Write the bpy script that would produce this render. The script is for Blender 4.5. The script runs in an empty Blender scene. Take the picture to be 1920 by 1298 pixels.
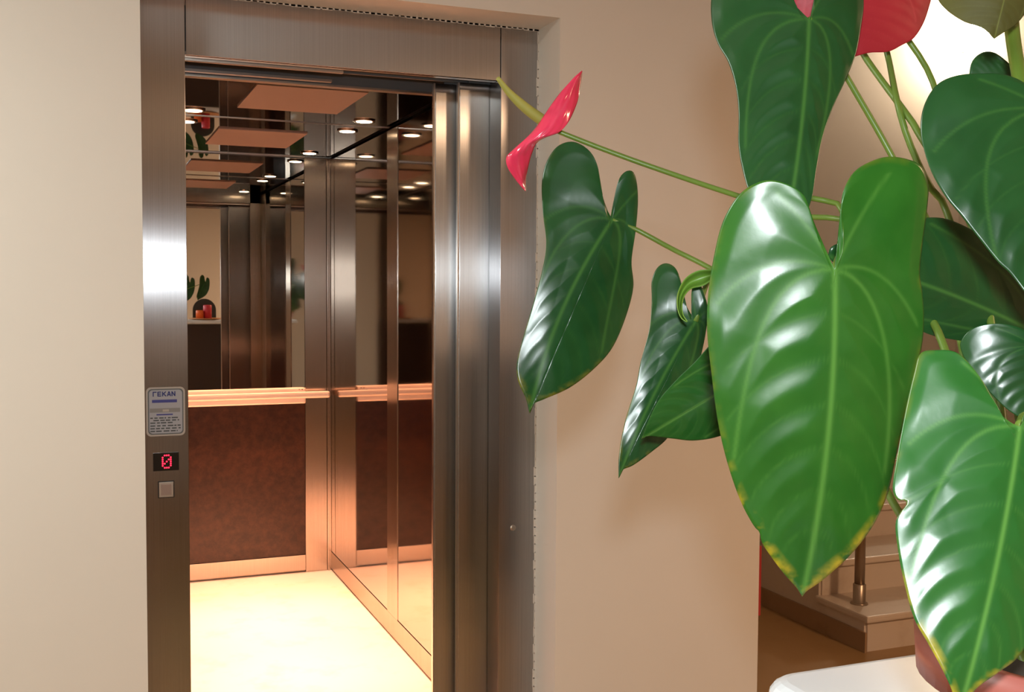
import bpy, bmesh, math, random
import numpy as np
from mathutils import Vector, Matrix

scene = bpy.context.scene
col = scene.collection
random.seed(7)
D2R = math.radians

# ------------------------------------------------------------------ camera
F, CX, CY = 2023.4, 960.0, 649.0
CAMH = 1.5
YAW, PITCH, ROLL = D2R(21.84), D2R(-2.96), D2R(0.324)
_fw = np.array([math.sin(YAW)*math.cos(PITCH), math.cos(YAW)*math.cos(PITCH), math.sin(PITCH)])
_r = np.array([math.cos(YAW), -math.sin(YAW), 0.0])
_u = np.cross(_r, _fw)
_r2 = math.cos(ROLL)*_r + math.sin(ROLL)*_u
_u2 = -math.sin(ROLL)*_r + math.cos(ROLL)*_u
CAM = np.array([0.0, 0.0, CAMH])
cam_d = bpy.data.cameras.new('camera')
cam_d.sensor_width = 36.0
cam_d.lens = F/1920*36
cam_d.clip_start = 0.02
cam = bpy.data.objects.new('camera', cam_d)
M = Matrix(((_r2[0], _u2[0], -_fw[0], 0), (_r2[1], _u2[1], -_fw[1], 0), (_r2[2], _u2[2], -_fw[2], CAMH), (0, 0, 0, 1)))
cam.matrix_world = M
col.objects.link(cam)
scene.camera = cam

# ------------------------------------------------------------------ world, exposure, large lights
w = bpy.data.worlds.new('world'); scene.world = w; w.use_nodes = True
w.node_tree.nodes['Background'].inputs[0].default_value = (0, 0, 0, 1)   # a closed room: no sky
w.node_tree.nodes['Background'].inputs[1].default_value = 0.0
scene.view_settings.view_transform = 'Standard'
scene.view_settings.look = 'None'
scene.view_settings.gamma = 1.0
scene.view_settings.exposure = 0.0
scene.view_settings.use_curve_mapping = False

def lamp(name, kind, loc, power, color, size=0.1, rot=(0, 0, 0), **kw):
    d = bpy.data.lights.new(name, kind)
    d.energy = power; d.color = color
    if kind == 'AREA':
        d.shape = kw.get('shape', 'DISK'); d.size = size
        if 'size_y' in kw: d.size_y = kw['size_y']
        if 'spread' in kw: d.spread = kw['spread']
    elif kind in ('POINT', 'SPOT'):
        d.shadow_soft_size = size
        if kind == 'SPOT':
            d.spot_size = kw.get('spot', D2R(90)); d.spot_blend = kw.get('blend', 0.5)
    o = bpy.data.objects.new(name, d); col.objects.link(o)
    o.location = loc; o.rotation_euler = rot
    return o
# the camera's flash, a hand's breadth above the lens
flash = lamp('camera_flash_offscreen', 'AREA', (0.0, -0.03, CAMH+0.11), 13.0, (0.90, 0.97, 1.0), 0.06)
flash.rotation_euler = (D2R(90), 0, -YAW*0.6)
# the lobby's own ceiling lamp (its fitting is built further down)
LAMP_AT = (-1.35, 1.55, 2.66)
lamp('lobby_lamp_left_offscreen', 'AREA', (LAMP_AT[0], LAMP_AT[1], LAMP_AT[2]-0.07), 50.0, (0.94, 0.99, 0.93), 0.42)
LAMP2_AT = (3.3, -0.25, 2.66)
lamp('lobby_lamp_right_offscreen', 'AREA', (LAMP2_AT[0], LAMP2_AT[1], LAMP2_AT[2]-0.07), 100.0, (1.0, 0.62, 0.36), 0.42)

# ------------------------------------------------------------------ pixel helpers
def ray(x, y): return _fw*F + _r2*(x-CX) - _u2*(y-CY)
def atY(x, y, Y):
    d = ray(x, y); return CAM + d*(Y/d[1])
def atZ(x, y, z):
    d = ray(x, y); return CAM + d*((z-CAMH)/d[2])
def atD(x, y, dep): return CAM + ray(x, y)*(dep/F)

# ------------------------------------------------------------------ materials
MATS = {}
def mat(name):
    m = bpy.data.materials.new(name); m.use_nodes = True; MATS[name] = m
    nt = m.node_tree
    return m, nt, nt.nodes['Principled BSDF']
def simple(name, colr, rough=0.5, metal=0.0, spec=0.5, emit=None, estr=0.0, coat=0.0):
    m, nt, b = mat(name)
    b.inputs['Base Color'].default_value = (*colr, 1)
    b.inputs['Roughness'].default_value = rough
    b.inputs['Metallic'].default_value = metal
    b.inputs['Specular IOR Level'].default_value = spec
    b.inputs['Coat Weight'].default_value = coat
    if emit:
        b.inputs['Emission Color'].default_value = (*emit, 1)
        b.inputs['Emission Strength'].default_value = estr
    return m
def N(nt, t, **props):
    n = nt.nodes.new(t)
    for k, v in props.items(): setattr(n, k, v)
    return n
def ramp(nt, fac, stops):
    r = N(nt, 'ShaderNodeValToRGB')
    el = r.color_ramp.elements
    while len(el) < len(stops): el.new(0.5)
    for e, (p, c) in zip(el, stops):
        e.position = p; e.color = (*c, 1)
    nt.links.new(fac, r.inputs[0])
    return r.outputs[0]
def noise(nt, scale, detail=4, rough=0.5, mapscale=None, coord='Object'):
    tc = N(nt, 'ShaderNodeTexCoord'); n = N(nt, 'ShaderNodeTexNoise')
    n.inputs['Scale'].default_value = scale; n.inputs['Detail'].default_value = detail
    n.inputs['Roughness'].default_value = rough
    if mapscale:
        mp = N(nt, 'ShaderNodeMapping'); mp.inputs['Scale'].default_value = mapscale
        nt.links.new(tc.outputs[coord], mp.inputs[0]); nt.links.new(mp.outputs[0], n.inputs[0])
    else: nt.links.new(tc.outputs[coord], n.inputs[0])
    return n.outputs[0]
def bump(nt, b, h, strength, dist=0.002):
    bp = N(nt, 'ShaderNodeBump'); bp.inputs['Strength'].default_value = strength
    bp.inputs['Distance'].default_value = dist
    nt.links.new(h, bp.inputs['Height']); nt.links.new(bp.outputs[0], b.inputs['Normal'])

def paint(name, c, var=0.04):
    m, nt, b = mat(name)
    n = noise(nt, 1.7, 5)
    c2 = tuple(x*(1-var) for x in c)
    nt.links.new(ramp(nt, n, [(0.3, c2), (0.7, c)]), b.inputs['Base Color'])
    b.inputs['Roughness'].default_value = 0.6
    b.inputs['Specular IOR Level'].default_value = 0.25
    bump(nt, b, noise(nt, 55, 4), 0.12, 0.001)
    return m
paint('wall_paint', (0.74, 0.69, 0.62))
paint('ceiling_paint', (0.68, 0.67, 0.65))
paint('reveal_plaster', (0.72, 0.64, 0.56))

def brushed(name, c, rough=0.26, aniso=0.6, grain=0.22):
    """vertically brushed steel: reflections smear sideways"""
    m, nt, b = mat(name)
    n = noise(nt, 1.0, 6, 0.6, (420, 420, 1.5))
    n2 = noise(nt, 2.2, 4)
    mx = N(nt, 'ShaderNodeMixRGB', blend_type='MULTIPLY'); mx.inputs[0].default_value = 1
    nt.links.new(ramp(nt, n, [(0.25, tuple(x*(1-grain) for x in c)), (0.75, c)]), mx.inputs[1])
    nt.links.new(ramp(nt, n2, [(0.3, (0.9, 0.89, 0.87)), (0.7, (1, 1, 1))]), mx.inputs[2])
    g = N(nt, 'ShaderNodeBsdfAnisotropic')
    nt.links.new(mx.outputs[0], g.inputs['Color'])
    g.inputs['Roughness'].default_value = rough
    g.inputs['Anisotropy'].default_value = aniso
    g.inputs['Rotation'].default_value = 0.0
    t = N(nt, 'ShaderNodeCombineXYZ'); t.inputs[2].default_value = 1.0
    nt.links.new(t.outputs[0], g.inputs['Tangent'])
    nt.links.new(g.outputs[0], nt.nodes['Material Output'].inputs['Surface'])
    return m
brushed('steel_brushed', (0.49, 0.485, 0.50), 0.25, 0.64)
brushed('steel_door', (0.66, 0.66, 0.67), 0.26, 0.70)
brushed('steel_car', (0.62, 0.55, 0.48), 0.24, 0.5)
simple('steel_plain', (0.66, 0.62, 0.57), 0.28, 1.0)
simple('steel_polished', (0.44, 0.36, 0.30), 0.05, 1.0)
simple('mirror_glass', (0.80, 0.78, 0.74), 0.012, 1.0)
simple('ceiling_mirror', (0.46, 0.42, 0.39), 0.015, 1.0)
simple('rail_steel', (0.86, 0.78, 0.70), 0.5, 1.0)
simple('painted_metal', (0.11, 0.11, 0.112), 0.55)
simple('concrete', (0.34, 0.33, 0.31), 0.9)
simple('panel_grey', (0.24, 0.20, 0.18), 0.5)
simple('downlight_glow', (1, 0.9, 0.8), 0.5, emit=(1.0, 0.78, 0.52), estr=14)
simple('chrome', (0.75, 0.72, 0.68), 0.12, 1.0)
simple('lamp_glass', (1, 0.97, 0.9), 0.4, spec=0.5)
simple('sconce_glass', (1, 0.97, 0.9), 0.4, emit=(1.0, 0.80, 0.58), estr=230.0)
simple('red_board', (0.42, 0.03, 0.03), 0.5)
simple('plaque_face', (0.42, 0.47, 0.55), 0.45)
simple('plaque_rim', (0.50, 0.49, 0.46), 0.4)
simple('plaque_line', (0.13, 0.16, 0.18), 0.5)
simple('plaque_navy', (0.012, 0.018, 0.20), 0.5)
simple('plaque_blue', (0.05, 0.06, 0.34), 0.5)
simple('plaque_grey', (0.28, 0.30, 0.31), 0.5)
simple('plaque_ink', (0.06, 0.08, 0.09), 0.5)
simple('display_black', (0.004, 0.004, 0.004), 0.12)
simple('led_red', (0.3, 0.0, 0.01), 0.5, emit=(1.0, 0.02, 0.06), estr=2.6)
simple('button_face', (0.42, 0.33, 0.29), 0.35, 0.6)
simple('post_steel', (0.42, 0.34, 0.27), 0.35, 1.0)
simple('pot_plastic', (0.32, 0.085, 0.065), 0.42)
simple('soil', (0.035, 0.022, 0.014), 0.9)
simple('counter_wood', (0.030, 0.014, 0.009), 0.35)
simple('spadix', (0.27, 0.25, 0.045), 0.6)
simple('orange_wax', (0.75, 0.13, 0.02), 0.4)
simple('red_wax', (0.55, 0.03, 0.05), 0.4)
simple('tray_wood', (0.55, 0.26, 0.11), 0.5)
simple('dark_stand', (0.03, 0.035, 0.03), 0.3)
simple('rubber', (0.02, 0.018, 0.016), 0.6)

m, nt, b = mat('laminate_granite')
v = N(nt, 'ShaderNodeTexVoronoi'); v.inputs['Scale'].default_value = 90
tc = N(nt, 'ShaderNodeTexCoord'); nt.links.new(tc.outputs['Object'], v.inputs[0])
n1 = noise(nt, 26, 6, 0.7)
mx = N(nt, 'ShaderNodeMixRGB', blend_type='ADD'); mx.inputs[0].default_value = 1
nt.links.new(ramp(nt, n1, [(0.35, (0.026, 0.010, 0.006)), (0.72, (0.072, 0.028, 0.015))]), mx.inputs[1])
nt.links.new(ramp(nt, v.outputs['Distance'], [(0.0, (0.07, 0.045, 0.03)), (0.10, (0, 0, 0))]), mx.inputs[2])
nt.links.new(mx.outputs[0], b.inputs['Base Color'])
b.inputs['Roughness'].default_value = 0.28

def marble(name, c1, c2, scale, rough=0.25):
    m, nt, b = mat(name)
    n = noise(nt, scale, 8, 0.62)
    nt.links.new(ramp(nt, n, [(0.30, c2), (0.48, c1), (0.75, c1)]), b.inputs['Base Color'])
    b.inputs['Roughness'].default_value = rough
    return m
marble('marble_white', (0.68, 0.69, 0.71), (0.51, 0.53, 0.56), 7)
marble('stair_marble', (0.66, 0.56, 0.47), (0.56, 0.45, 0.36), 4, 0.35)
marble('car_vinyl', (0.80, 0.78, 0.74), (0.72, 0.68, 0.60), 5, 0.32)
marble('floor_tile', (0.38, 0.225, 0.095), (0.33, 0.19, 0.075), 3, 0.3)
marble('skirting_tile', (0.36, 0.22, 0.12), (0.30, 0.18, 0.09), 6, 0.4)

def leaf_mat(name, c_dark, c_light, c_vein, rough=0.30, spec=0.5):
    m, nt, b = mat(name)
    n = noise(nt, 22, 4)
    base = ramp(nt, n, [(0.3, c_dark), (0.72, c_light)])  # noise mixes a darker and a lighter leaf tone at random
    a = N(nt, 'ShaderNodeAttribute', attribute_name='vein')
    e = N(nt, 'ShaderNodeAttribute', attribute_name='edge')
    m1 = N(nt, 'ShaderNodeMixRGB'); m1.inputs[2].default_value = (*c_vein, 1)
    nt.links.new(a.outputs['Fac'], m1.inputs[0]); nt.links.new(base, m1.inputs[1])
    n3 = noise(nt, 60, 3)
    mm = N(nt, 'ShaderNodeMath', operation='MULTIPLY')
    rr = ramp(nt, n3, [(0.44, (0, 0, 0)), (0.64, (1, 1, 1))])
    nt.links.new(rr, mm.inputs[0]); nt.links.new(e.outputs['Fac'], mm.inputs[1])
    m2 = N(nt, 'ShaderNodeMixRGB'); m2.inputs[2].default_value = (0.62, 0.40, 0.02, 1)
    nt.links.new(mm.outputs[0], m2.inputs[0]); nt.links.new(m1.outputs[0], m2.inputs[1])
    nt.links.new(m2.outputs[0], b.inputs['Base Color'])
    b.inputs['Roughness'].default_value = rough
    b.inputs['Specular IOR Level'].default_value = spec
    bump(nt, b, noise(nt, 140, 3), 0.06, 0.0006)
    return m
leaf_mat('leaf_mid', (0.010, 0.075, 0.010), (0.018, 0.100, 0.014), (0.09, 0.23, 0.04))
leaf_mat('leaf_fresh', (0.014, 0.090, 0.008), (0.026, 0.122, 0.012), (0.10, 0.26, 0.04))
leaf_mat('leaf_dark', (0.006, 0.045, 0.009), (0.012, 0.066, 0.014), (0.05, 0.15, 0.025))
leaf_mat('leaf_backlit', (0.050, 0.045, 0.010), (0.075, 0.070, 0.016), (0.12, 0.13, 0.03), 0.6, 0.15)  # backlit, shaded look of this leaf put into its olive-brown colour
leaf_mat('leaf_young', (0.09, 0.20, 0.02), (0.14, 0.27, 0.03), (0.2, 0.35, 0.05), 0.4)
leaf_mat('spathe_pink', (0.62, 0.028, 0.075), (0.70, 0.045, 0.10), (0.66, 0.08, 0.13), 0.16)
leaf_mat('spathe_red', (0.30, 0.011, 0.020), (0.37, 0.018, 0.028), (0.50, 0.05, 0.06), 0.5, 0.3)
simple('petiole_green', (0.11, 0.18, 0.022), 0.4)

# ------------------------------------------------------------------ mesh helpers
def link(name, me, material, parent=None):
    o = bpy.data.objects.new(name, me); col.objects.link(o)
    if material: me.materials.append(MATS[material])
    if parent is not None: o.parent = parent
    return o
def tag(o, label=None, cat=None, group=None, kind=None):
    if label: o['label'] = label
    if cat: o['category'] = cat
    if group: o['group'] = group
    if kind: o['kind'] = kind
    return o
def empty(name, label, cat, loc=(0, 0, 0), group=None):
    o = bpy.data.objects.new(name, None); col.objects.link(o)
    o.empty_display_size = 0.05
    o.location = loc
    return tag(o, label, cat, group)
def off(parent):
    return Vector(parent.location) if parent is not None and parent.type == 'EMPTY' else (off(parent.parent) if parent is not None and parent.parent else Vector((0, 0, 0)))
def finish(bm, name, material, parent=None, bevel=0.0, smooth=False):
    o0 = off(parent) if parent is not None else Vector((0, 0, 0))
    if bevel > 0:
        bmesh.ops.bevel(bm, geom=list(bm.edges), offset=bevel, segments=2, affect='EDGES', profile=0.6)
    bmesh.ops.recalc_face_normals(bm, faces=list(bm.faces))
    bmesh.ops.translate(bm, verts=list(bm.verts), vec=-o0)
    me = bpy.data.meshes.new(name); bm.to_mesh(me); bm.free()
    if smooth:
        me.polygons.foreach_set('use_smooth', [True]*len(me.polygons))
    return link(name, me, material, parent)
def add_box(bm, x0, x1, y0, y1, z0, z1):
    mtx = Matrix.Translation(((x0+x1)/2, (y0+y1)/2, (z0+z1)/2)) @ Matrix.Diagonal((abs(x1-x0), abs(y1-y0), abs(z1-z0), 1))
    return bmesh.ops.create_cube(bm, size=1, matrix=mtx)['verts']
def box(name, x0, x1, y0, y1, z0, z1, material, parent=None, bevel=0.0):
    bm = bmesh.new(); add_box(bm, x0, x1, y0, y1, z0, z1)
    return finish(bm, name, material, parent, bevel)
def structure(o): o['kind'] = 'structure'; return o
def catmull(pts, n, closed=False):
    pts = [np.array(p, float) for p in pts]
    P = [2*pts[0]-pts[1]] + pts + [2*pts[-1]-pts[-2]]
    out = []
    for i in range(1, len(P)-2):
        p0, p1, p2, p3 = P[i-1:i+3]
        for k in range(16):
            t = k/16
            out.append(0.5*((2*p1)+(-p0+p2)*t+(2*p0-5*p1+4*p2-p3)*t*t+(-p0+3*p1-3*p2+p3)*t**3))
    out.append(pts[-1]); out = np.array(out)
    s = np.concatenate([[0], np.cumsum(np.linalg.norm(np.diff(out, axis=0), axis=1))])
    t = np.linspace(0, s[-1], n)
    return np.stack([np.interp(t, s, out[:, j]) for j in range(out.shape[1])], 1)
def tube(name, pts, radii, material, parent=None, seg=12, n=40, cap=True):
    c = catmull(pts, n)
    rr = np.interp(np.linspace(0, 1, n), np.linspace(0, 1, len(radii)), radii)
    bm = bmesh.new(); rings = []
    tang = np.gradient(c, axis=0); tang /= np.linalg.norm(tang, axis=1)[:, None]
    a = np.cross(tang[0], [0.3, 0.2, 1.0]); a /= np.linalg.norm(a)
    for i in range(n):
        a = a - tang[i]*np.dot(a, tang[i]); a /= np.linalg.norm(a)
        bvec = np.cross(tang[i], a)
        rings.append([bm.verts.new(c[i]+rr[i]*(math.cos(q)*a+math.sin(q)*bvec)) for q in np.linspace(0, 2*math.pi, seg, endpoint=False)])
    for i in range(n-1):
        for j in range(seg):
            bm.faces.new((rings[i][j], rings[i][(j+1) % seg], rings[i+1][(j+1) % seg], rings[i+1][j]))
    if cap: bm.faces.new(rings[0]); bm.faces.new(rings[-1])
    return finish(bm, name, material, parent, smooth=True)
def lathe(name, prof, center, material, parent=None, seg=40, smooth=True):
    bm = bmesh.new(); rings = []
    for r, z in prof:
        rings.append([bm.verts.new((center[0]+r*math.cos(q), center[1]+r*math.sin(q), center[2]+z)) for q in np.linspace(0, 2*math.pi, seg, endpoint=False)])
    for i in range(len(prof)-1):
        for j in range(seg):
            bm.faces.new((rings[i][j], rings[i][(j+1) % seg], rings[i+1][(j+1) % seg], rings[i+1][j]))
    bm.faces.new(rings[0]); bm.faces.new(rings[-1])
    o = finish(bm, name, material, parent, smooth=smooth)
    return o
def rounded_plate(name, x0, x1, z0, z1, y0, y1, r, material, parent=None, seg=6):
    """upright plate facing -Y with rounded corners"""
    bm = bmesh.new(); pts = []
    for cx, cz, a0 in ((x1-r, z1-r, 0), (x0+r, z1-r, 90), (x0+r, z0+r, 180), (x1-r, z0+r, 270)):
        for k in range(seg+1):
            a = D2R(a0+90*k/seg); pts.append((cx+r*math.cos(a), cz+r*math.sin(a)))
    f = [bm.verts.new((p[0], y0, p[1])) for p in pts]; g = [bm.verts.new((p[0], y1, p[1])) for p in pts]
    bm.faces.new(f); bm.faces.new(g[::-1])
    for i in range(len(pts)): bm.faces.new((f[i], f[(i+1) % len(pts)], g[(i+1) % len(pts)], g[i]))
    return finish(bm, name, material, parent)

# ------------------------------------------------------------------ key planes (metres; camera stands at X=0, Y=0)
YF = 2.92                                   # face of the steel landing frame
XJR = atY(1005.5, 649, YF)[0]               # right outer edge of right jamb
YW = XJR/ (atY(1045.5, 649, 1.0)[0])        # face of the lobby wall
XWL = atY(270, 649, YW)[0]                  # wall edge beside the left jamb
XOL = atY(353.5, 649, YF)[0]                # opening, left
XOR = atY(936, 649, YF)[0]                  # opening, right
ZH = atY(640, 127, YF)[2]                   # underside of header
ZT = atY(1047, 33, YW)[2]                   # top of the recess
XEND = atY(1424.5, 1000, YW)[0]             # free end of lobby wall
CB, CR, CL, CZ, CF = 5.66, 1.232, 0.272, 2.187, 3.30   # car: back, right, left, ceiling, front
LOBZ = 2.72

# ------------------------------------------------------------------ structure: lobby and stairwell shell
structure(box('floor', -2.2, 7.0, -2.6, YF+0.06, -0.12, 0.0, 'floor_tile'))
structure(box('floor', 2.0, 7.0, YF+0.06, 7.3, -0.12, 0.0, 'floor_tile'))
structure(box('ceiling', -2.2, 7.0, -2.6, YW, LOBZ, LOBZ+0.1, 'ceiling_paint'))
structure(box('ceiling', XEND-0.12, 7.0, YW, 7.3, 4.6, 4.7, 'ceiling_paint'))
structure(box('wall_over_passage', XEND-0.12, 7.0, YW-0.1, YW, LOBZ, 4.6, 'wall_paint'))
structure(box('wall_elevator', -2.2, XWL, YW, YF+0.12, 0, LOBZ, 'wall_paint'))
structure(box('wall_elevator', XJR, XEND, YW, YF, 0, LOBZ, 'wall_paint'))
structure(box('wall_elevator', XWL, XJR, YW, YF+0.12, ZT, LOBZ, 'wall_paint'))
structure(box('wall_shaft', XEND-0.12, XEND, YF, 7.2, 0, 4.6, 'wall_paint'))
structure(box('wall_shaft', -0.4, XEND-0.12, 6.1, 6.2, 0, 3.4, 'concrete'))
structure(box('wall_left', -2.3, -2.2, -2.6, YF, 0, LOBZ, 'wall_paint'))
structure(box('wall_back', -2.2, 7.0, -2.7, -2.6, 0, 3.4, 'wall_paint'))
structure(box('wall_stairwell', XEND-0.12, 7.0, 7.2, 7.3, 0, 4.6, 'wall_paint'))
structure(box('wall_right', 7.0, 7.1, -2.6, 7.3, 0, 4.6, 'wall_paint'))
structure(box('trim_1', XEND, XEND+0.011, YW+0.004, YW+0.03, atY(1427, 1155, YW)[2], atY(1427, 1025, YW)[2], 'red_board'))
# rough plaster bead where the recess meets the steel
bm = bmesh.new()
for k in range(60):
    x = XOL + (XJR-XOL)*k/59.0
    h = 0.003+0.003*random.random()
    add_box(bm, x-0.014, x+0.014, YF-0.004, YF+0.004, ZT-h, ZT+0.002)
structure(finish(bm, 'trim_2', 'reveal_plaster'))
bm = bmesh.new()
for k in range(90):
    z = ZT*k/89.0
    h = 0.002+0.004*random.random()
    add_box(bm, XJR-h, XJR+0.002, YF-0.004, YF+0.004, z-0.014, z+0.014)
structure(finish(bm, 'trim_3', 'reveal_plaster'))

# ------------------------------------------------------------------ steel landing frame
fr = empty('elevator_portal', 'brushed steel frame around the elevator opening with indicator and call button', 'door frame', ((XOL+XOR)/2, YF, 0))
XJL = XWL-0.035
box('jamb', XJL, XOL-0.002, YF, YF+0.09, 0, ZT, 'steel_brushed', fr, 0.0012)
box('jamb', XOR+0.0015, XJR, YF, YF+0.09, 0, ZT, 'steel_brushed', fr, 0.0012)
box('header', XOL+0.001, XOR-0.001, YF, YF+0.012, ZH, ZT, 'steel_brushed', fr, 0.0012)
box('header_flange', XOL, XOR, YF+0.012, YF+0.050, ZH+0.004, ZH+0.012, 'steel_plain', fr)
box('header_back', XOL-0.05, XOR+0.35, YF+0.12, YF+0.13, ZH+0.01, ZH+0.30, 'painted_metal', fr)
xt1 = atY(642, 137, YF+0.07)[0]
box('door_track', XOL, xt1, YF+0.058, YF+0.072, atY(352, 114, YF+0.06)[2], atY(352, 114, YF+0.06)[2]+0.008, 'steel_plain', fr)
# keyhole on the right jamb
k = atY(962, 990, YF)
bm = bmesh.new()
bmesh.ops.create_cone(bm, cap_ends=True, segments=20, radius1=0.009, radius2=0.006, depth=0.004, matrix=Matrix.Translation((k[0], YF-0.002, k[2])) @ Matrix.Rotation(D2R(90), 4, 'X'))
finish(bm, 'key_switch', 'steel_plain', fr)
# floor indicator
a = atY(287, 850, YF); c = atY(335.5, 881.5, YF)
ind = box('floor_indicator', a[0], c[0], YF-0.002, YF+0.01, c[2], a[2], 'display_black', fr, 0.0006)
rows = [".###.", "#...#", "#..##", "#.#.#", "##..#", "#...#", ".###."]
bm = bmesh.new()
dc = atY(312.5, 865.5, YF); sx = (c[0]-a[0])*0.0790; sz = (a[2]-c[2])*0.1130
for i, rw in enumerate(rows):
    for j, ch in enumerate(rw):
        if ch == '#':
            bmesh.ops.create_cone(bm, cap_ends=True, segments=10, radius1=sx*0.46, radius2=sx*0.40, depth=0.001,
                matrix=Matrix.Translation((dc[0]+(j-2)*sx, YF-0.0025, dc[2]+(3-i)*sz)) @ Matrix.Rotation(D2R(90), 4, 'X'))
tag(finish(bm, 'digit', 'led_red', ind), 'glowing red dot matrix zero with a slash')
# call button
a = atY(296, 903, YF); c = atY(327, 932.5, YF)
bt = box('call_button', a[0], c[0], YF-0.0015, YF+0.004, c[2], a[2], 'rubber', fr)
q = 0.0022
box('button_rim', a[0]+q, c[0]-q, YF-0.004, YF-0.0015, c[2]+q, a[2]-q, 'steel_plain', bt, 0.0008)
q = 0.0075
box('button_face', a[0]+q, c[0]-q, YF-0.0052, YF-0.004, c[2]+q, a[2]-q, 'button_face', bt, 0.0004)

# notice plaque on the left jamb
a = atY(273.5, 727, YF); c = atY(347.5, 816, YF)
PX0, PX1, PZ0, PZ1 = a[0], c[0], c[2], a[2]
PW, PH = PX1-PX0, PZ1-PZ0
pl = empty('notice_plaque', 'pale blue rounded notice plaque on the steel jamb above the red indicator', 'plaque', (PX0+PW/2, YF, PZ0))
rounded_plate('rim', PX0, PX1, PZ0, PZ1, YF-0.0015, YF, 0.012, 'plaque_rim', pl)
t = PW*0.045
rounded_plate('border_line', PX0+t, PX1-t, PZ0+t, PZ1-t, YF-0.0019, YF-0.0015, 0.010, 'plaque_line', pl)
t = PW*0.075
rounded_plate('face', PX0+t, PX1-t, PZ0+t, PZ1-t, YF-0.0023, YF-0.0019, 0.009, 'plaque_face', pl)
def prow(name, u0, u1, v0, v1, material, y=0.0026):
    return box(name, PX0+u0*PW, PX0+u1*PW, YF-y, YF-0.0023, PZ1-v1*PH, PZ1-v0*PH, material, pl)
prow('blue_band', 0.15, 0.79, 0.255, 0.315, 'plaque_blue')
prow('grey_box', 0.09, 0.87, 0.43, 0.515, 'plaque_grey')
prow('white_patch', 0.42, 0.58, 0.455, 0.50, 'plaque_rim', 0.0031)
prow('blue_heading', 0.26, 0.68, 0.547, 0.573, 'plaque_blue')
bm = bmesh.new()
rnd = random.Random(3)
for v0, u0, u1 in ((0.615, 0.10, 0.84), (0.665, 0.18, 0.84), (0.715, 0.10, 0.70), (0.775, 0.10, 0.88), (0.83, 0.10, 0.88), (0.885, 0.10, 0.80)):
    u = u0
    while u < u1:
        wd = min(rnd.uniform(0.04, 0.16), u1-u)
        add_box(bm, PX0+u*PW, PX0+(u+wd)*PW, YF-0.0026, YF-0.0023, PZ1-(v0+0.024)*PH, PZ1-v0*PH)
        u += wd + rnd.uniform(0.02, 0.05)
finish(bm, 'small_print', 'plaque_ink', pl)
bm = bmesh.new()
T = 0.20                                    # stroke width of the capitals
glyphs = [[((T/2, 0), (T/2, 1)), ((0, 1-T/2), (0.78, 1-T/2))],
          [((T/2, 0), (T/2, 1)), ((0, 1-T/2), (0.76, 1-T/2)), ((0, 0.5), (0.70, 0.5)), ((0, T/2), (0.76, T/2))],
          [((T/2, 0), (T/2, 1)), ((T, 0.46), (0.76, 0.98)), ((0.28, 0.54), (0.80, 0.02))],
          [((0.10, 0), (0.44, 1)), ((0.78, 0), (0.44, 1)), ((0.22, 0.30), (0.66, 0.30))],
          [((T/2, 0), (T/2, 1)), ((0.80-T/2, 0), (0.80-T/2, 1)), ((T/2, 0.94), (0.80-T/2, 0.06))]]
GW, GH = PW*0.60/5.0, PH*0.098
for i, gl in enumerate(glyphs):
    for k_, (p, q) in enumerate(gl):
        p, q = np.array(p), np.array(q); d = (q-p)/np.linalg.norm(q-p); nn = np.array([-d[1], d[0]])*T/2
        yy = YF-0.0028-0.00012*k_
        cs = [(p+nn), (q+nn), (q-nn), (p-nn)]
        f1 = [bm.verts.new((PX0+PW*0.17+GW*(i+c_[0]*1.05), yy, PZ1-PH*0.187+GH*c_[1])) for c_ in cs]
        f2 = [bm.verts.new((PX0+PW*0.17+GW*(i+c_[0]*1.05), YF-0.0023, PZ1-PH*0.187+GH*c_[1])) for c_ in cs]
        bm.faces.new(f1); bm.faces.new(f2[::-1])
        for j in range(4): bm.faces.new((f1[j], f1[(j+1) % 4], f2[(j+1) % 4], f2[j]))
finish(bm, 'lettering', 'plaque_navy', pl)

# ------------------------------------------------------------------ sliding doors (stacked at the right, part way open)
def door(name, xlead, width, y0, y1, label, ztop):
    d = empty(name, label, 'door', (xlead+width/2, (y0+y1)/2, 0), 'telescopic steel elevator doors')
    box('leaf_panel', xlead, xlead+width, y0, y1, 0.006, ztop, 'steel_door', d, 0.0012)
    box('leading_edge', xlead-0.004, xlead, y0+0.004, y1-0.004, 0.006, ztop, 'steel_plain', d)
    box('hanger', xlead+0.03, xlead+width-0.03, (y0+y1)/2-0.004, (y0+y1)/2+0.004, ztop, ztop+0.09, 'painted_metal', d)
    return d
DZ = ZH+0.006
door('sliding_door', atY(861, 600, YF+0.095)[0], 0.46, YF+0.095, YF+0.118, 'outer brushed steel elevator door panel next to the right jamb', DZ)
xb = atY(816, 600, YF+0.135)[0]
door('sliding_door', xb, 0.46, YF+0.135, YF+0.158, 'inner brushed steel elevator door panel behind the outer panel', DZ)
door('car_door', xb+0.050, 0.44, YF+0.215, YF+0.235, 'steel elevator car door panel hidden behind the landing doors', DZ)
sill = box('door_sill', XOL-0.02, XOR+0.3, YF+0.06, CF, -0.06, 0.0, 'steel_plain')
tag(sill, 'grooved steel threshold plate between lobby floor and elevator car', 'threshold')

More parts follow.
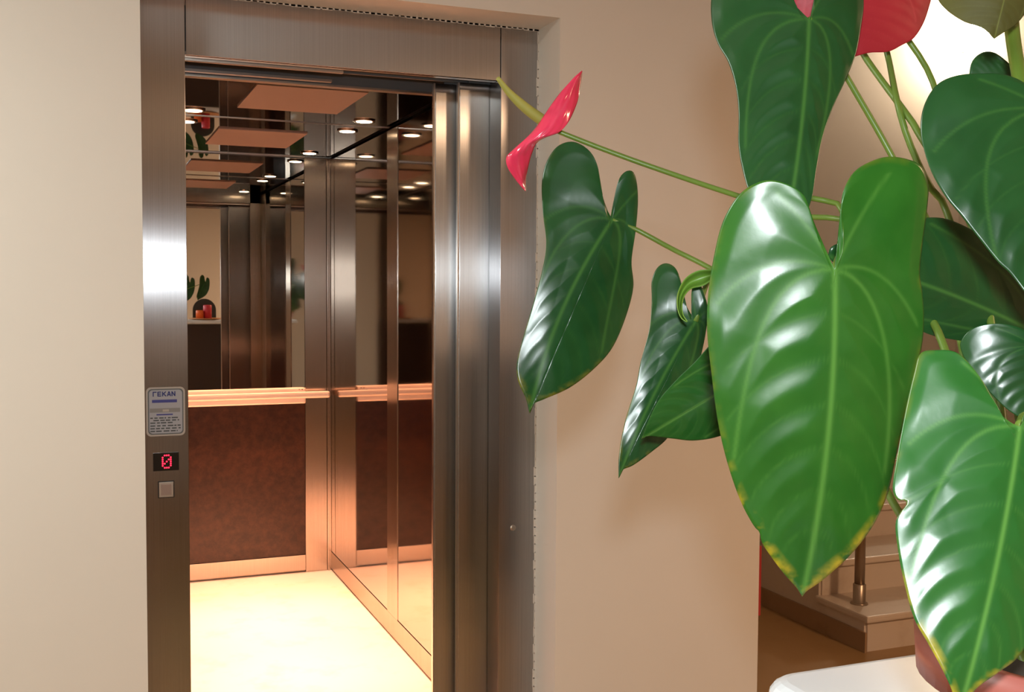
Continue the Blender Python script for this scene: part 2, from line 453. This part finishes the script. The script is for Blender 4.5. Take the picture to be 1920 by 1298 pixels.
# ------------------------------------------------------------------ elevator car
car = empty('elevator_car', 'lit elevator car with mirror, dark lower panel, handrail and pale floor', 'elevator', ((CL+CR)/2, (CF+CB)/2, 0))
box('car_floor', CL-0.02, CR+0.02, CF, CB+0.02, -0.06, 0.0, 'car_vinyl', car)
box('back_wall', CL-0.02, CR+0.02, CB+0.012, CB+0.03, 0, CZ, 'steel_car', car)
XP = atY(572, 850, CB)[0]                  # left edge of the corner pilaster
ZR = atY(490, 742, CB)[2]                  # rail height
ZS = atY(467, 1049, CB)[2]                 # top of skirting
box('mirror', CL+0.02, XP, CB, CB+0.012, ZR-0.02, CZ-0.008, 'mirror_glass', car)
box('lower_panel', CL+0.02, XP, CB, CB+0.012, ZS, ZR-0.02, 'laminate_granite', car)
box('pilaster', XP+0.002, CR-0.022, CB-0.004, CB+0.012, 0.0, CZ-0.008, 'steel_car', car, 0.001)
box('corner_strip', CR-0.020, CR, CB-0.012, CB+0.012, 0.0, CZ-0.008, 'steel_car', car, 0.002)
box('skirting', CL, XP, CB-0.006, CB+0.012, 0.012, ZS, 'steel_car', car, 0.001)
# right side wall: two polished bays, a strip between them, skirting along the floor
def side_x(px, Y): return atY(px, 649, Y)[0]
def y_on_right(px):                        # depth of a picture column on the plane X=CR
    d = ray(px, 800); return CR/d[0]*d[1]
YS0, YS1 = y_on_right(746), y_on_right(727)
for sgn, X0, X1 in ((1, CR, CR+0.02), (-1, CL-0.02, CL)):
    xin = X0 if sgn > 0 else X1
    box('side_panel', X0, X1, YS1, CB-0.012, 0.10, CZ-0.012, 'steel_polished', car)
    box('side_panel', X0, X1, CF+0.24, YS0, 0.10, CZ-0.012, 'steel_polished', car)
    lo, hi = (xin-0.003, xin+0.012) if sgn > 0 else (xin-0.012, xin+0.003)
    box('side_strip', lo, hi, YS0, YS1, 0.10, CZ-0.012, 'steel_car', car, 0.001)
    box('side_strip', lo, hi, CF+0.205, CF+0.24, 0.10, CZ-0.012, 'steel_car', car, 0.001)
    box('side_skirting', lo, hi, CF, CB-0.012, 0.010, 0.10, 'steel_car', car, 0.001)
    box('side_wall_back', xin+0.021*sgn if sgn > 0 else xin-0.04, xin+0.04 if sgn > 0 else xin-0.021, CF, CB, 0, CZ, 'painted_metal', car)
    box('side_panel', X0, X1, CF, CF+0.205, 0.10, CZ-0.012, 'steel_car', car)
# front return panels and car header
box('front_return', XOR+0.03, CR, CF-0.02, CF, 0, CZ, 'steel_car', car)
ZCH = atY(600, 160, CF-0.06)[2]
box('car_header', CL, CR, CF-0.05, CF-0.02, ZCH+0.006, ZCH+0.16, 'painted_metal', car)
box('car_header_strip', CL, CR, CF-0.053, CF-0.02, ZCH, ZCH+0.006, 'steel_plain', car)
box('car_header_lip', CL, atY(622, 155, CF-0.09)[0], CF-0.095, CF-0.075, atY(352, 134, CF-0.085)[2], atY(352, 134, CF-0.085)[2]+0.007, 'steel_plain', car)
box('front_top', CL, CR, CF-0.02, CF, ZCH+0.012, CZ, 'steel_car', car)
# mirror ceiling in two halves with a pale panel and four spots each
YM = 4.49
box('ceiling_half', CL, CR, YM+0.003, CB, CZ, CZ+0.02, 'ceiling_mirror', car)
box('ceiling_half', CL, CR, CF, YM-0.003, CZ, CZ+0.02, 'ceiling_mirror', car)
box('ceiling_seam', CL, CR, YM-0.004, YM+0.004, CZ-0.003, CZ+0.01, 'steel_plain', car)
box('ceiling_edge', CL, XP, CB-0.014, CB-0.002, CZ-0.004, CZ, 'steel_plain', car)
XC = (CL+CR)/2
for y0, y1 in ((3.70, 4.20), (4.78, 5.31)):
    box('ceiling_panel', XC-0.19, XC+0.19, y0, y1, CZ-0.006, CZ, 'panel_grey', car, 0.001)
WARM = (1.0, 0.42, 0.225)
for y in (3.52, 4.345, 4.645, 5.47):
    for x in (XC-0.335, XC+0.335):
        dl = lathe('downlight', [(0.020, -0.0005), (0.045, -0.001), (0.046, -0.005), (0.034, -0.0055), (0.033, -0.002), (0.020, -0.0018)], (x, y, CZ), 'chrome', car, 24)
        lathe('glowing_lens', [(0.001, -0.0062), (0.032, -0.0062), (0.032, -0.003)], (x, y, CZ), 'downlight_glow', dl, 20)
        lamp('downlight_light', 'SPOT', (x, y, CZ-0.012), 265.0, WARM, 0.03, spot=D2R(58), blend=1.0).parent = None
# handrail on the back wall: plate with a flat bar in front
XB2 = atY(618, 740, CB-0.07)[0]
hr = box('handrail', CL+0.03, XB2, CB-0.088, CB-0.050, ZR-0.014, ZR+0.020, 'rail_steel', car, 0.010)
box('rail_plate', CL+0.02, XP, CB-0.030, CB, ZR-0.046, ZR+0.036, 'rail_steel', hr, 0.008)
for x in (CL+0.12, XP-0.05):
    tube('bracket', [(x, CB-0.03, ZR+0.012), (x, CB-0.04, ZR+0.012), (x, CB-0.055, ZR+0.008)], [0.009, 0.007, 0.007], 'chrome', hr, 10, 8)
for x in (XP-0.035, XP-0.02):
    tube('screw', [(x, CB-0.033, ZR+0.028), (x, CB-0.0315, ZR+0.028), (x, CB-0.029, ZR+0.028)], [0.004, 0.004, 0.004], 'chrome', hr, 10, 4)

# ------------------------------------------------------------------ stairwell: marble stair, railing, wall lamp
sc = atZ(1625, 1225, 0)
SX, SY = sc[0], sc[1]
RIS, TRD = 0.158, 0.30
st = empty('staircase', 'cream marble staircase with steel railing rising beyond the wall end', 'stairs', (SX+0.6, SY, 0))
for i in range(9):
    y0 = SY+i*TRD
    rs = box('riser', SX+0.012, SX+1.25, y0+0.012, y0+TRD+0.03, 0 if i == 0 else i*RIS-0.02, (i+1)*RIS-0.03, 'stair_marble', st)
    bm = bmesh.new(); add_box(bm, SX-0.012, SX+1.25, y0-0.014, y0+TRD+0.03, (i+1)*RIS-0.03, (i+1)*RIS)
    finish(bm, 'tread', 'stair_marble', st, 0.008)
    box('stringer_block', SX, SX+0.2, y0+0.02, SY+9*TRD, max(0, i*RIS-0.031), (i+1)*RIS-0.031, 'stair_marble', st)
box('base_tile', SX-0.010, SX, SY, SY+9*TRD, 0, 0.085, 'skirting_tile', st)
for i in range(0, 9, 2):
    pc = (SX+0.085, SY+0.155+i*TRD, (i+1)*RIS)
    po = lathe('railing_post', [(0.022, 0.0), (0.022, 0.92)], pc, 'post_steel', st, 20)
    lathe('collar', [(0.038, 0.0), (0.036, 0.006), (0.027, 0.008), (0.027, 0.085), (0.024, 0.088)], pc, 'post_steel', po, 20)
pa = np.array((SX+0.085, SY+0.05, RIS+0.90)); pb = pa+np.array((0, 8.6*TRD, 8.6*RIS))
tube('handrail', [pa, (pa+pb)/2, pb], [0.024]*3, 'post_steel', st, 14, 12)
lp = atY(1818, 78, 7.14)
sl = empty('wall_sconce', 'glowing white globe lamp on the stairwell wall behind the leaves', 'lamp', tuple(lp))
box('back_plate', lp[0]-0.05, lp[0]+0.05, 7.18, 7.2, lp[2]-0.08, lp[2]+0.08, 'chrome', sl, 0.003)
tube('arm', [(lp[0], 7.18, lp[2]-0.05), (lp[0], 7.10, lp[2]-0.09), (lp[0], 7.02, lp[2]-0.10)], [0.01]*3, 'chrome', sl, 10, 12)
bm = bmesh.new(); bmesh.ops.create_uvsphere(bm, u_segments=28, v_segments=16, radius=0.12, matrix=Matrix.Translation((lp[0], 7.02, lp[2]+0.02)))
finish(bm, 'globe', 'sconce_glass', sl, smooth=True)

# ceiling lamps of the lobby
for at_, lab in ((LAMP_AT, 'round white ceiling lamp over the lobby by the left wall'), (LAMP2_AT, 'round white ceiling lamp over the reception counter')):
    cl = empty('ceiling_lamp', lab, 'lamp', at_)
    lathe('base_ring', [(0.24, 0.06), (0.25, 0.03), (0.24, 0.0)], at_, 'chrome', cl, 40)
    lathe('diffuser', [(0.23, 0.02), (0.21, -0.03), (0.12, -0.055), (0.01, -0.06)], at_, 'lamp_glass', cl, 40)

# ------------------------------------------------------------------ reception counter
CTZ = 1.20
ce = atZ(1410, 1262, CTZ); ce2 = atZ(1725, 1217, CTZ)
CYB = (ce[1]+ce2[1])/2; CXL = ce[0]
ct = empty('reception_counter', 'reception counter with white marble top and dark wood front', 'counter', (CXL+0.9, CYB-0.2, 0))
bm = bmesh.new()
vs = add_box(bm, CXL, CXL+1.9, CYB-0.42, CYB, CTZ-0.04, CTZ)
ve = [e for e in bm.edges if abs(e.verts[0].co.z-e.verts[1].co.z) > 0.01]
bmesh.ops.bevel(bm, geom=ve, offset=0.03, segments=6, affect='EDGES', profile=0.5)
he = [e for e in bm.edges if abs(e.verts[0].co.z-e.verts[1].co.z) < 1e-5]
bmesh.ops.bevel(bm, geom=he, offset=0.014, segments=4, affect='EDGES', profile=0.5)
finish(bm, 'counter_top', 'marble_white', ct, smooth=False)
box('counter_body', CXL+0.06, CXL+1.85, CYB-0.38, CYB-0.06, 0.0, CTZ-0.04, 'counter_wood', ct, 0.003)

# ------------------------------------------------------------------ anthurium
POT_D = 0.66
pc = atD(2045, 1235, POT_D)
POT = (pc[0], pc[1], CTZ)
PR, PHT = 0.100, 0.088
an = empty('anthurium_plant', 'large potted anthurium with glossy heart shaped leaves and red flowers on the marble counter', 'potted plant', POT)
pt = lathe('pot', [(0.070, 0.0), (PR-0.012, PHT-0.03), (PR-0.010, PHT-0.028), (PR, PHT-0.026), (PR+0.002, PHT), (PR-0.006, PHT), (PR-0.010, PHT-0.02)], POT, 'pot_plastic', an, 48)
lathe('soil', [(PR-0.011, PHT-0.030), (PR-0.011, PHT-0.019), (0.01, PHT-0.012)], POT, 'soil', an, 30)

def leaf(name, attach, tip, left, right, d0, material, tilt=(0, 0), fold=0.10, dome=0.10, droop=0.0, bend=0.0, quilt=0.016, edge=0.0, nl=140, nr=48, vein_w=0.008, label=None, parent=an, thick=0.0007, pos=None):
    attach = np.array(attach, float); tip = np.array(tip, float)
    A = catmull([attach]+list(left)+[tip], nl); B = catmull([tip]+list(right)+[attach], nl)
    out = np.concatenate([A, B[1:-1]]); n = len(out)
    L = np.linalg.norm(tip-attach); eu = (tip-attach)/L; ev = np.array([-eu[1], eu[0]])
    C = attach+0.05*(tip-attach)
    rho = np.linspace(0, 1, nr+1)[1:]**0.9
    px = np.concatenate([[C]]+[C+r*(out-C) for r in rho])
    rr = np.concatenate([[0]]+[np.full(n, r) for r in rho])
    def uv(p):
        q = (p-attach)/L; u = q@eu; v = q@ev
        return u, v - bend*4*np.clip(u, 0, 1)*(1-np.clip(u, 0, 1))
    u, v = uv(px); ou, ov = uv(out)
    # half widths along the midrib for each side
    us = np.linspace(0, 1, 41); hw = {}
    for s in (-1, 1):
        sel = ov*s > 0
        hw[s] = np.array([max([abs(b_) for a_, b_ in zip(ou[sel], ov[sel]) if abs(a_-x) < 0.06] or [0.02]) for x in us])
    def W(s, x): return np.interp(x, us, hw[s])
    veins = []
    def bez(p0, p1, p2, k=14):
        t = np.linspace(0, 1, k)[:, None]; return (1-t)**2*np.array(p0)+2*t*(1-t)*np.array(p1)+t*t*np.array(p2)
    veins.append((np.stack([np.linspace(0, 0.99, 24), np.zeros(24)], 1), 1.12))
    for s in (-1, 1):
        lob = [(a_, b_) for a_, b_ in zip(ou, ov) if b_*s > 0 and a_ < 0.02]
        umin = min([a_ for a_, b_ in lob] or [-0.1])
        vmid = s*np.mean([abs(b_) for a_, b_ in lob] or [0.15])
        veins.append((bez((0, 0), (0.02, s*W(s, 0.1)*0.70), (0.60, s*W(s, 0.60)*0.86)), 0.85))
        veins.append((bez((0, 0), (-0.06, s*W(s, 0.05)*0.55), (0.14, s*W(s, 0.15)*0.92)), 0.75))
        veins.append((bez((0, 0), (umin*0.45, vmid*0.35), (umin*0.85, vmid*0.95)), 0.75))
        for u0 in (0.13, 0.27, 0.41, 0.54, 0.67, 0.79):
            ue = min(u0+0.22, 0.97)
            veins.append((bez((u0, 0), (u0+0.03, s*W(s, u0)*0.5), (ue, s*W(s, ue)*0.88)), 0.5))
    P = np.stack([u, v], 1)
    dmin = np.full(len(P), 9.0); vein = np.zeros(len(P))
    for poly, wt in veins:
        for a_, b_ in zip(poly[:-1], poly[1:]):
            ab = b_-a_; t = np.clip(((P-a_)@ab)/(ab@ab+1e-12), 0, 1)
            dd = np.linalg.norm(P-(a_+t[:, None]*ab), axis=1)
            dmin = np.minimum(dmin, dd/ (0.7+0.3*wt))
            vein = np.maximum(vein, np.exp(-(dd/(vein_w*wt))**2)*min(1, wt*wt*0.6))
    Lm = L*d0/F
    env = np.clip((1-rr)/0.12, 0, 1)
    relief = fold*np.sqrt(v*v+0.002)+dome*v*v+droop*u*u*np.sign(u)
    relief = relief - 0.42*quilt*(1-np.exp(-(dmin/0.06)**2))*env
    relief = relief + 0.010*np.sin(9*u+2.0*np.tanh(v/0.06))*np.clip((rr-0.6)/0.4, 0, 1)
    dpx = (px-attach)*d0/F
    dep = d0 + dpx[:, 0]*tilt[0] + dpx[:, 1]*tilt[1] + relief*Lm
    X = np.array([atD(p[0], p[1], d_) for p, d_ in zip(px, dep)])
    if pos is not None:
        X = pos(X)
    X = X - np.array(POT if parent is an else parent.location)
    faces = [(0, 1+j, 1+(j+1) % n) for j in range(n)]
    for i in range(nr-1):
        b0, b1 = 1+i*n, 1+(i+1)*n
        faces += [(b0+j, b1+j, b1+(j+1) % n, b0+(j+1) % n) for j in range(n)]
    me = bpy.data.meshes.new(name); me.from_pydata(X.tolist(), [], faces); me.update()
    for nm, val in (('vein', vein), ('edge', 0.8*edge*np.clip((rr-0.945)/0.05, 0, 1)*np.clip((u-0.45)/0.4, 0.12, 1))):
        at_ = me.attributes.new(nm, 'FLOAT', 'POINT'); at_.data.foreach_set('value', val.astype(np.float32))
    me.polygons.foreach_set('use_smooth', [True]*len(me.polygons))
    o = link(name, me, material, parent)
    sm = o.modifiers.new('thickness', 'SOLIDIFY'); sm.thickness = thick; sm.offset = 0
    if label: o['label'] = label
    return o
BASE = np.array([POT[0], POT[1], POT[2]+PHT-0.02])
def petiole(path, r0, r1, material='petiole_green', root=(0, 0)):
    """path: (px, py, depth) from the leaf end towards the pot"""
    pts = [atD(*p) for p in path]
    last = BASE+np.array([root[0], root[1], -0.01])
    mid = (pts[-1]*0.45+last*0.55); mid[2] -= 0.02
    return tube('petiole', pts+[mid, last], [r1, r0, r0*1.15], material, an, 10, 44)

def ribbon(name, ea, eb, d0, material, wave, label=None, n=60, m=12, parent=an):
    """blade lofted between two edge lines; wave(s, t) gives the depth offset in metres"""
    A = catmull(ea, n); B = catmull(eb, n); V = []; vein = []
    for i in range(n):
        for j in range(m+1):
            t = j/m; p = A[i]*(1-t)+B[i]*t
            V.append(atD(p[0], p[1], d0+wave(i/(n-1), t))-np.array(parent.location)); vein.append(math.exp(-((t-0.5)/0.06)**2)*0.4)
    fs = [(i*(m+1)+j, i*(m+1)+j+1, (i+1)*(m+1)+j+1, (i+1)*(m+1)+j) for i in range(n-1) for j in range(m)]
    me = bpy.data.meshes.new(name); me.from_pydata([tuple(v_) for v_ in V], [], fs); me.update()
    for nm, val in (('vein', np.array(vein)), ('edge', np.zeros(len(V)))):
        at_ = me.attributes.new(nm, 'FLOAT', 'POINT'); at_.data.foreach_set('value', val.astype(np.float32))
    me.polygons.foreach_set('use_smooth', [True]*len(me.polygons))
    o = link(name, me, material, parent)
    sm = o.modifiers.new('thickness', 'SOLIDIFY'); sm.thickness = 0.0008; sm.offset = 0
    if label: o['label'] = label
    return o
# big leaf in the middle
leaf('leaf', (1565, 505), (1504, 1119),
     [(1580, 470), (1582, 438), (1579, 400), (1581, 360), (1600, 324), (1630, 304), (1665, 294), (1702, 299), (1727, 312), (1740, 345), (1738, 390), (1730, 450), (1724, 510), (1729, 550), (1732, 600), (1727, 655), (1711, 722), (1695, 785), (1681, 850), (1667, 915), (1648, 965), (1622, 1007), (1588, 1047), (1542, 1088), (1513, 1108)],
     [(1494, 1103), (1469, 1075), (1440, 1036), (1428, 1016), (1424, 998), (1412, 984), (1388, 938), (1364, 868), (1346, 790), (1334, 700), (1326, 620), (1328, 550), (1339, 480), (1354, 420), (1378, 375), (1405, 350), (1440, 338), (1480, 347), (1508, 368), (1520, 403), (1540, 450), (1556, 486)],
     0.80, 'leaf_fresh', (0.05, 0.10), 0.10, 0.35, 0.06, -0.03, 0.020, 1.0)
# leaf hanging at top
leaf('leaf', (1517, 36), (1470, 452),
     [(1526, 15), (1530, -15), (1550, -70), (1585, -85), (1612, -50), (1619, 5), (1614, 50), (1604, 102), (1584, 152), (1560, 205), (1541, 262), (1530, 320), (1521, 375), (1500, 425)],
     [(1440, 425), (1412, 380), (1395, 330), (1385, 275), (1385, 215), (1380, 165), (1366, 118), (1346, 82), (1335, 42), (1335, -10), (1352, -62), (1400, -92), (1455, -65), (1482, -2), (1502, 22)],
     0.92, 'leaf_dark', (-0.05, -0.25), 0.12, 0.5, -0.05, -0.02, 0.036)
# leaf beside the elevator
leaf('leaf', (1148, 412), (993, 776),
     [(1152, 395), (1154, 362), (1163, 332), (1178, 320), (1190, 328), (1196, 368), (1192, 430), (1184, 490), (1187, 540), (1171, 600), (1146, 655), (1110, 695), (1068, 727), (1022, 748), (1000, 758)],
     [(986, 748), (972, 716), (969, 682), (981, 632), (999, 572), (1016, 510), (1024, 457), (1018, 400), (1016, 345), (1024, 306), (1045, 275), (1075, 266), (1104, 282), (1120, 310), (1125, 350), (1136, 388)],
     1.15, 'leaf_dark', (0.25, 0.0), 0.12, 0.3, 0.02, 0.05, 0.016, 0.35)
# dark folded leaf
leaf('leaf', (1304, 603), (1160, 897),
     [(1297, 560), (1299, 535), (1308, 525), (1318, 545), (1327, 580), (1323, 625), (1312, 675), (1295, 730), (1275, 785), (1250, 823), (1222, 847), (1188, 872), (1166, 882)],
     [(1161, 850), (1172, 790), (1192, 726), (1201, 680), (1217, 620), (1222, 565), (1222, 528), (1232, 503), (1249, 494), (1267, 504), (1278, 535), (1286, 572)],
     1.08, 'leaf_dark', (0.2, 0.0), 0.25, 0.3, 0.0, 0.03, 0.018, 0.5)
# small curled young leaf
ribbon('leaf', [(1338, 506), (1309, 508), (1285, 523), (1271, 550), (1270, 576), (1277, 596), (1288, 604)],
       [(1338, 524), (1318, 536), (1297, 541), (1284, 554), (1279, 572), (1281, 590), (1289, 603)], 1.05, 'leaf_young',
       lambda q, t: 0.03*q-0.05*q*q+0.010*math.sin(math.pi*t), 'small curled young leaf', 40, 8)
# leaf half hidden below it
leaf('leaf', (1425, 690), (1203, 823),
     [(1440, 640), (1420, 600), (1375, 608), (1335, 643), (1302, 680), (1270, 711), (1236, 750), (1216, 790)],
     [(1216, 818), (1258, 822), (1300, 826), (1345, 819), (1390, 800), (1440, 770), (1460, 730), (1445, 700)],
     0.98, 'leaf_mid', (0.1, 0.5), 0.08, 0.3, 0.05, 0.0, 0.022, 0.0)
# big leaf at lower right
leaf('leaf', (1912, 800), (1798, 1335),
     [(1925, 768), (1952, 738), (1985, 758), (2012, 850), (2012, 950), (1992, 1050), (1962, 1150), (1912, 1228), (1870, 1262), (1830, 1292)],
     [(1783, 1290), (1764, 1250), (1739, 1205), (1714, 1160), (1697, 1100), (1685, 1040), (1679, 985), (1688, 962), (1700, 946), (1697, 938), (1684, 938), (1675, 925), (1675, 900), (1685, 840), (1700, 760), (1714, 700), (1726, 663), (1756, 657), (1790, 660), (1816, 681), (1846, 722), (1866, 766), (1892, 791)],
     0.585, 'leaf_mid', (0.06, -0.22), 0.10, 0.3, 0.04, -0.02, 0.022, 1.0)
# leaf at upper right
leaf('leaf', (1958, 205), (1995, 650),
     [(1972, 175), (2005, 150), (2060, 195), (2092, 300), (2072, 420), (2035, 540), (2010, 610)],
     [(1950, 588), (1900, 520), (1870, 490), (1830, 440), (1800, 402), (1774, 370), (1750, 330), (1735, 290), (1726, 245), (1732, 200), (1755, 161), (1790, 143), (1840, 138), (1890, 142), (1932, 165)],
     0.74, 'leaf_dark', (0.15, -0.2), 0.10, 0.3, 0.03, -0.02, 0.024)
# shaded leaf behind
leaf('leaf', (1930, 618), (1552, 480),
     [(1890, 640), (1840, 641), (1790, 637), (1740, 626), (1690, 600), (1640, 555), (1590, 510), (1562, 492)],
     [(1560, 462), (1590, 452), (1660, 432), (1715, 412), (1765, 409), (1812, 426), (1860, 455), (1915, 490), (1950, 540), (1950, 590)],
     0.88, 'leaf_dark', (0.10, 0.15), 0.10, 0.3, 0.0, 0.03, 0.018)
leaf('leaf', (1940, 650), (1955, 803),
     [(1955, 626), (1990, 630), (2022, 680), (2005, 740), (1978, 785)],
     [(1900, 776), (1864, 745), (1830, 705), (1806, 666), (1802, 640), (1826, 615), (1870, 607), (1912, 615), (1932, 632)],
     0.75, 'leaf_dark', (0.1, -0.1), 0.1, 0.3, 0.05, 0.0, 0.02)
# top right, small
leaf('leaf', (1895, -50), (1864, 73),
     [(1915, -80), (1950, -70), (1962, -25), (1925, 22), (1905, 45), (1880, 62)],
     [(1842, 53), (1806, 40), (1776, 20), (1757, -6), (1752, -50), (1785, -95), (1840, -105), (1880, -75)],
     0.72, 'leaf_backlit', (0, 0.1), 0.1, 0.3, 0.1, 0.0, 0.015)
leaf('leaf', (1906, 140), (1822, 165),
     [(1890, 165), (1865, 178), (1840, 175)],
     [(1817, 145), (1822, 116), (1840, 99), (1862, 98), (1882, 111), (1900, 128)],
     0.86, 'leaf_dark', (0, 0.2), 0.1, 0.2, 0.1, 0.0, 0.02, 0.0, 36, 14)
# leaves on the far side, seen in the mirror
for dx, dy, dz, sc_ in ((0.42, 0.04, 0.05, 1.0), (0.56, 0.08, 0.06, 0.85)):
    ctr = atD(1148, 412, 1.15)
    tgt = np.array([POT[0]+dx, POT[1]+dy, CAMH+dz])
    leaf('leaf', (1148, 412), (993, 776),
         [(1152, 395), (1154, 362), (1168, 322), (1190, 318), (1215, 350), (1222, 430), (1214, 500), (1197, 560), (1171, 620), (1146, 665), (1110, 700), (1068, 730), (1022, 752)],
         [(986, 748), (972, 716), (969, 682), (981, 632), (999, 572), (1016, 510), (1024, 457), (1018, 400), (1016, 345), (1024, 306), (1045, 275), (1075, 266), (1104, 282), (1120, 310), (1125, 350), (1136, 388)],
         1.15, 'leaf_dark', (0.2, 0.0), 0.10, 0.3, 0.02, 0.05, 0.014, 0.0, 40, 14, pos=lambda X, c_=ctr, t_=tgt, s_=sc_: (X-c_)*s_+t_)
    tube('petiole', [tgt, (tgt*0.5+BASE*0.5)+np.array([0, 0, 0.03]), BASE], [0.003, 0.0035, 0.004], 'petiole_green', an, 10, 24)

# flowers
ribbon('spathe', [(985, 358), (970, 341), (953, 316), (949, 297), (958, 285), (988, 258), (1006, 238), (1028, 205), (1050, 175), (1074, 148), (1091, 133)],
       [(986, 358), (986, 335), (992, 305), (998, 285), (1006, 268), (1022, 258), (1048, 248), (1066, 228), (1082, 192), (1087, 165), (1092, 134)], 1.14, 'spathe_pink',
       lambda q, t: -0.020*math.sin(math.pi*q)+0.030*(t-0.35)**2+0.012*t*math.cos(2*math.pi*q)+0.0012*math.sin(26*q+9*t)*math.sin(17*t+4*q), 'glossy pink red flower spathe seen from its edge', 80, 16)
tube('spadix', [atD(1020, 228, 1.14), atD(985, 202, 1.13), atD(955, 174, 1.12), atD(933, 146, 1.11)], [0.0062, 0.0058, 0.0050, 0.0036, 0.0022], 'spadix', an, 14, 30)
leaf('spathe', (1600, -60), (1600, 107),
     [(1640, -100), (1710, -95), (1748, -40), (1738, 25), (1716, 68), (1690, 85), (1664, 97), (1630, 99)],
     [(1560, 70), (1510, 45), (1478, 15), (1462, -30), (1480, -85), (1545, -105)],
     0.98, 'spathe_red', (0.1, 0.2), 0.05, 0.3, 0.0, 0.0, 0.012, label='broad matt red flower spathe')

# petioles
petiole([(1148, 412, 1.153), (1192, 430, 1.16), (1262, 468, 1.15), (1331, 503, 1.12), (1500, 600, 1.05)], 0.0030, 0.0026, root=(-0.03, 0.03))
petiole([(1018, 234, 1.142), (1050, 248, 1.145), (1150, 287, 1.14), (1265, 328, 1.13), (1382, 367, 1.10), (1520, 409, 1.06), (1600, 438, 1.02)], 0.0030, 0.0026, root=(-0.04, 0.0))
petiole([(1304, 603, 1.082), (1340, 500, 1.10), (1440, 390, 1.08), (1520, 370, 1.06), (1556, 384, 1.05), (1590, 420, 1.03)], 0.0030, 0.0026, root=(-0.02, 0.04))
petiole([(1517, 36, 0.922), (1550, 75, 0.945), (1588, 145, 0.955), (1672, 292, 0.96), (1760, 470, 0.94)], 0.0028, 0.0026, 'petiole_green', root=(0.0, 0.03))
petiole([(1600, 60, 1.03), (1622, 107, 1.03), (1700, 215, 0.99), (1726, 256, 0.98), (1830, 450, 0.92)], 0.0032, 0.0030, 'petiole_green', root=(0.01, 0.04))
petiole([(1655, 70, 1.04), (1666, 110, 1.04), (1682, 190, 0.995), (1703, 262, 0.99), (1740, 345, 0.98), (1782, 418, 0.97)], 0.0034, 0.0028, 'petiole_green', root=(0.02, 0.02))
petiole([(1690, 55, 1.04), (1752, 162, 1.03), (1800, 380, 0.97), (1846, 462, 0.96)], 0.0032, 0.0028, 'petiole_green', root=(0.03, 0.03))
petiole([(1565, 505, 0.803), (1578, 480, 0.83), (1625, 470, 0.86), (1700, 560, 0.88), (1760, 625, 0.87)], 0.0034, 0.0030, 'petiole_green', root=(-0.03, -0.02))
petiole([(1425, 690, 0.985), (1500, 690, 1.0), (1700, 780, 0.95)], 0.003, 0.0026, 'petiole_green', root=(-0.05, 0.03))
petiole([(1912, 800, 0.588), (1926, 785, 0.61), (1955, 860, 0.65)], 0.0034, 0.003, 'petiole_green', root=(-0.02, -0.01))
petiole([(1958, 205, 0.743), (1970, 190, 0.76), (2000, 400, 0.78)], 0.0034, 0.003, 'petiole_green', root=(0.0, -0.02))
petiole([(1930, 618, 0.883), (1945, 625, 0.885), (1965, 720, 0.86)], 0.003, 0.0026, 'petiole_green', root=(0.01, 0.0))
petiole([(1940, 650, 0.753), (1952, 645, 0.765), (1975, 760, 0.76)], 0.003, 0.0026, 'petiole_green', root=(0.03, 0.0))
petiole([(1895, -50, 0.723), (1896, 40, 0.75), (1912, 150, 0.79), (1960, 400, 0.80)], 0.0055, 0.0050, 'petiole_green', root=(0.02, -0.01))
petiole([(1906, 140, 0.862), (1930, 150, 0.87), (1975, 350, 0.86)], 0.003, 0.0026, 'petiole_green', root=(0.03, 0.02))

# ------------------------------------------------------------------ small things on the counter, seen in the mirror
L0 = 2*CB-(CYB-0.14)
bx_ = 0.1045*L0; by_ = CYB-0.14
tr = lathe('serving_tray', [(0.10, 0.0), (0.15, 0.008), (0.155, 0.016), (0.148, 0.014), (0.10, 0.006)], (bx_, by_, CTZ), 'tray_wood', None, 36)
tag(tr, 'round wooden tray on the marble counter under the orange candles', 'tray')
for dx, dy, r, h, mt, lab in ((-0.055, 0.03, 0.036, 0.085, 'orange_wax', 'short orange pillar candle on the round tray'), (0.02, 0.0, 0.04, 0.135, 'red_wax', 'tall dark red pillar candle on the round tray')):
    cd = empty('pillar_candle', lab, 'candle', (bx_+dx, by_+dy, CTZ+0.007))
    lathe('wax', [(r, 0.0), (r, h-0.006), (r-0.005, h), (r-0.012, h-0.006), (0.004, h-0.008)], (bx_+dx, by_+dy, CTZ+0.007), mt, cd, 24)
    tube('wick', [(bx_+dx, by_+dy, CTZ+h-0.002), (bx_+dx+0.001, by_+dy, CTZ+h+0.006), (bx_+dx+0.003, by_+dy, CTZ+h+0.012)], [0.001]*3, 'rubber', cd, 6, 6)
ds = empty('arched_stand', 'dark arched display stand behind the candles on the counter', 'stand', (bx_+0.01, by_-0.17, CTZ))
bm = bmesh.new(); pts = [(-0.11, 0)]+[(0.11*math.cos(a_)*-1, 0.09+0.11*math.sin(a_)) for a_ in np.linspace(0, math.pi, 16)]+[(0.11, 0)]
f1 = [bm.verts.new((bx_+0.01+p[0], by_-0.165, CTZ+p[1])) for p in pts]; f2 = [bm.verts.new((bx_+0.01+p[0], by_-0.185, CTZ+p[1])) for p in pts]
bm.faces.new(f1); bm.faces.new(f2[::-1])
for i in range(len(pts)): bm.faces.new((f1[i], f1[(i+1) % len(pts)], f2[(i+1) % len(pts)], f2[i]))
finish(bm, 'board', 'dark_stand', ds)
box('foot', bx_-0.06, bx_+0.08, by_-0.21, by_-0.15, CTZ, CTZ+0.008, 'dark_stand', ds, 0.002)
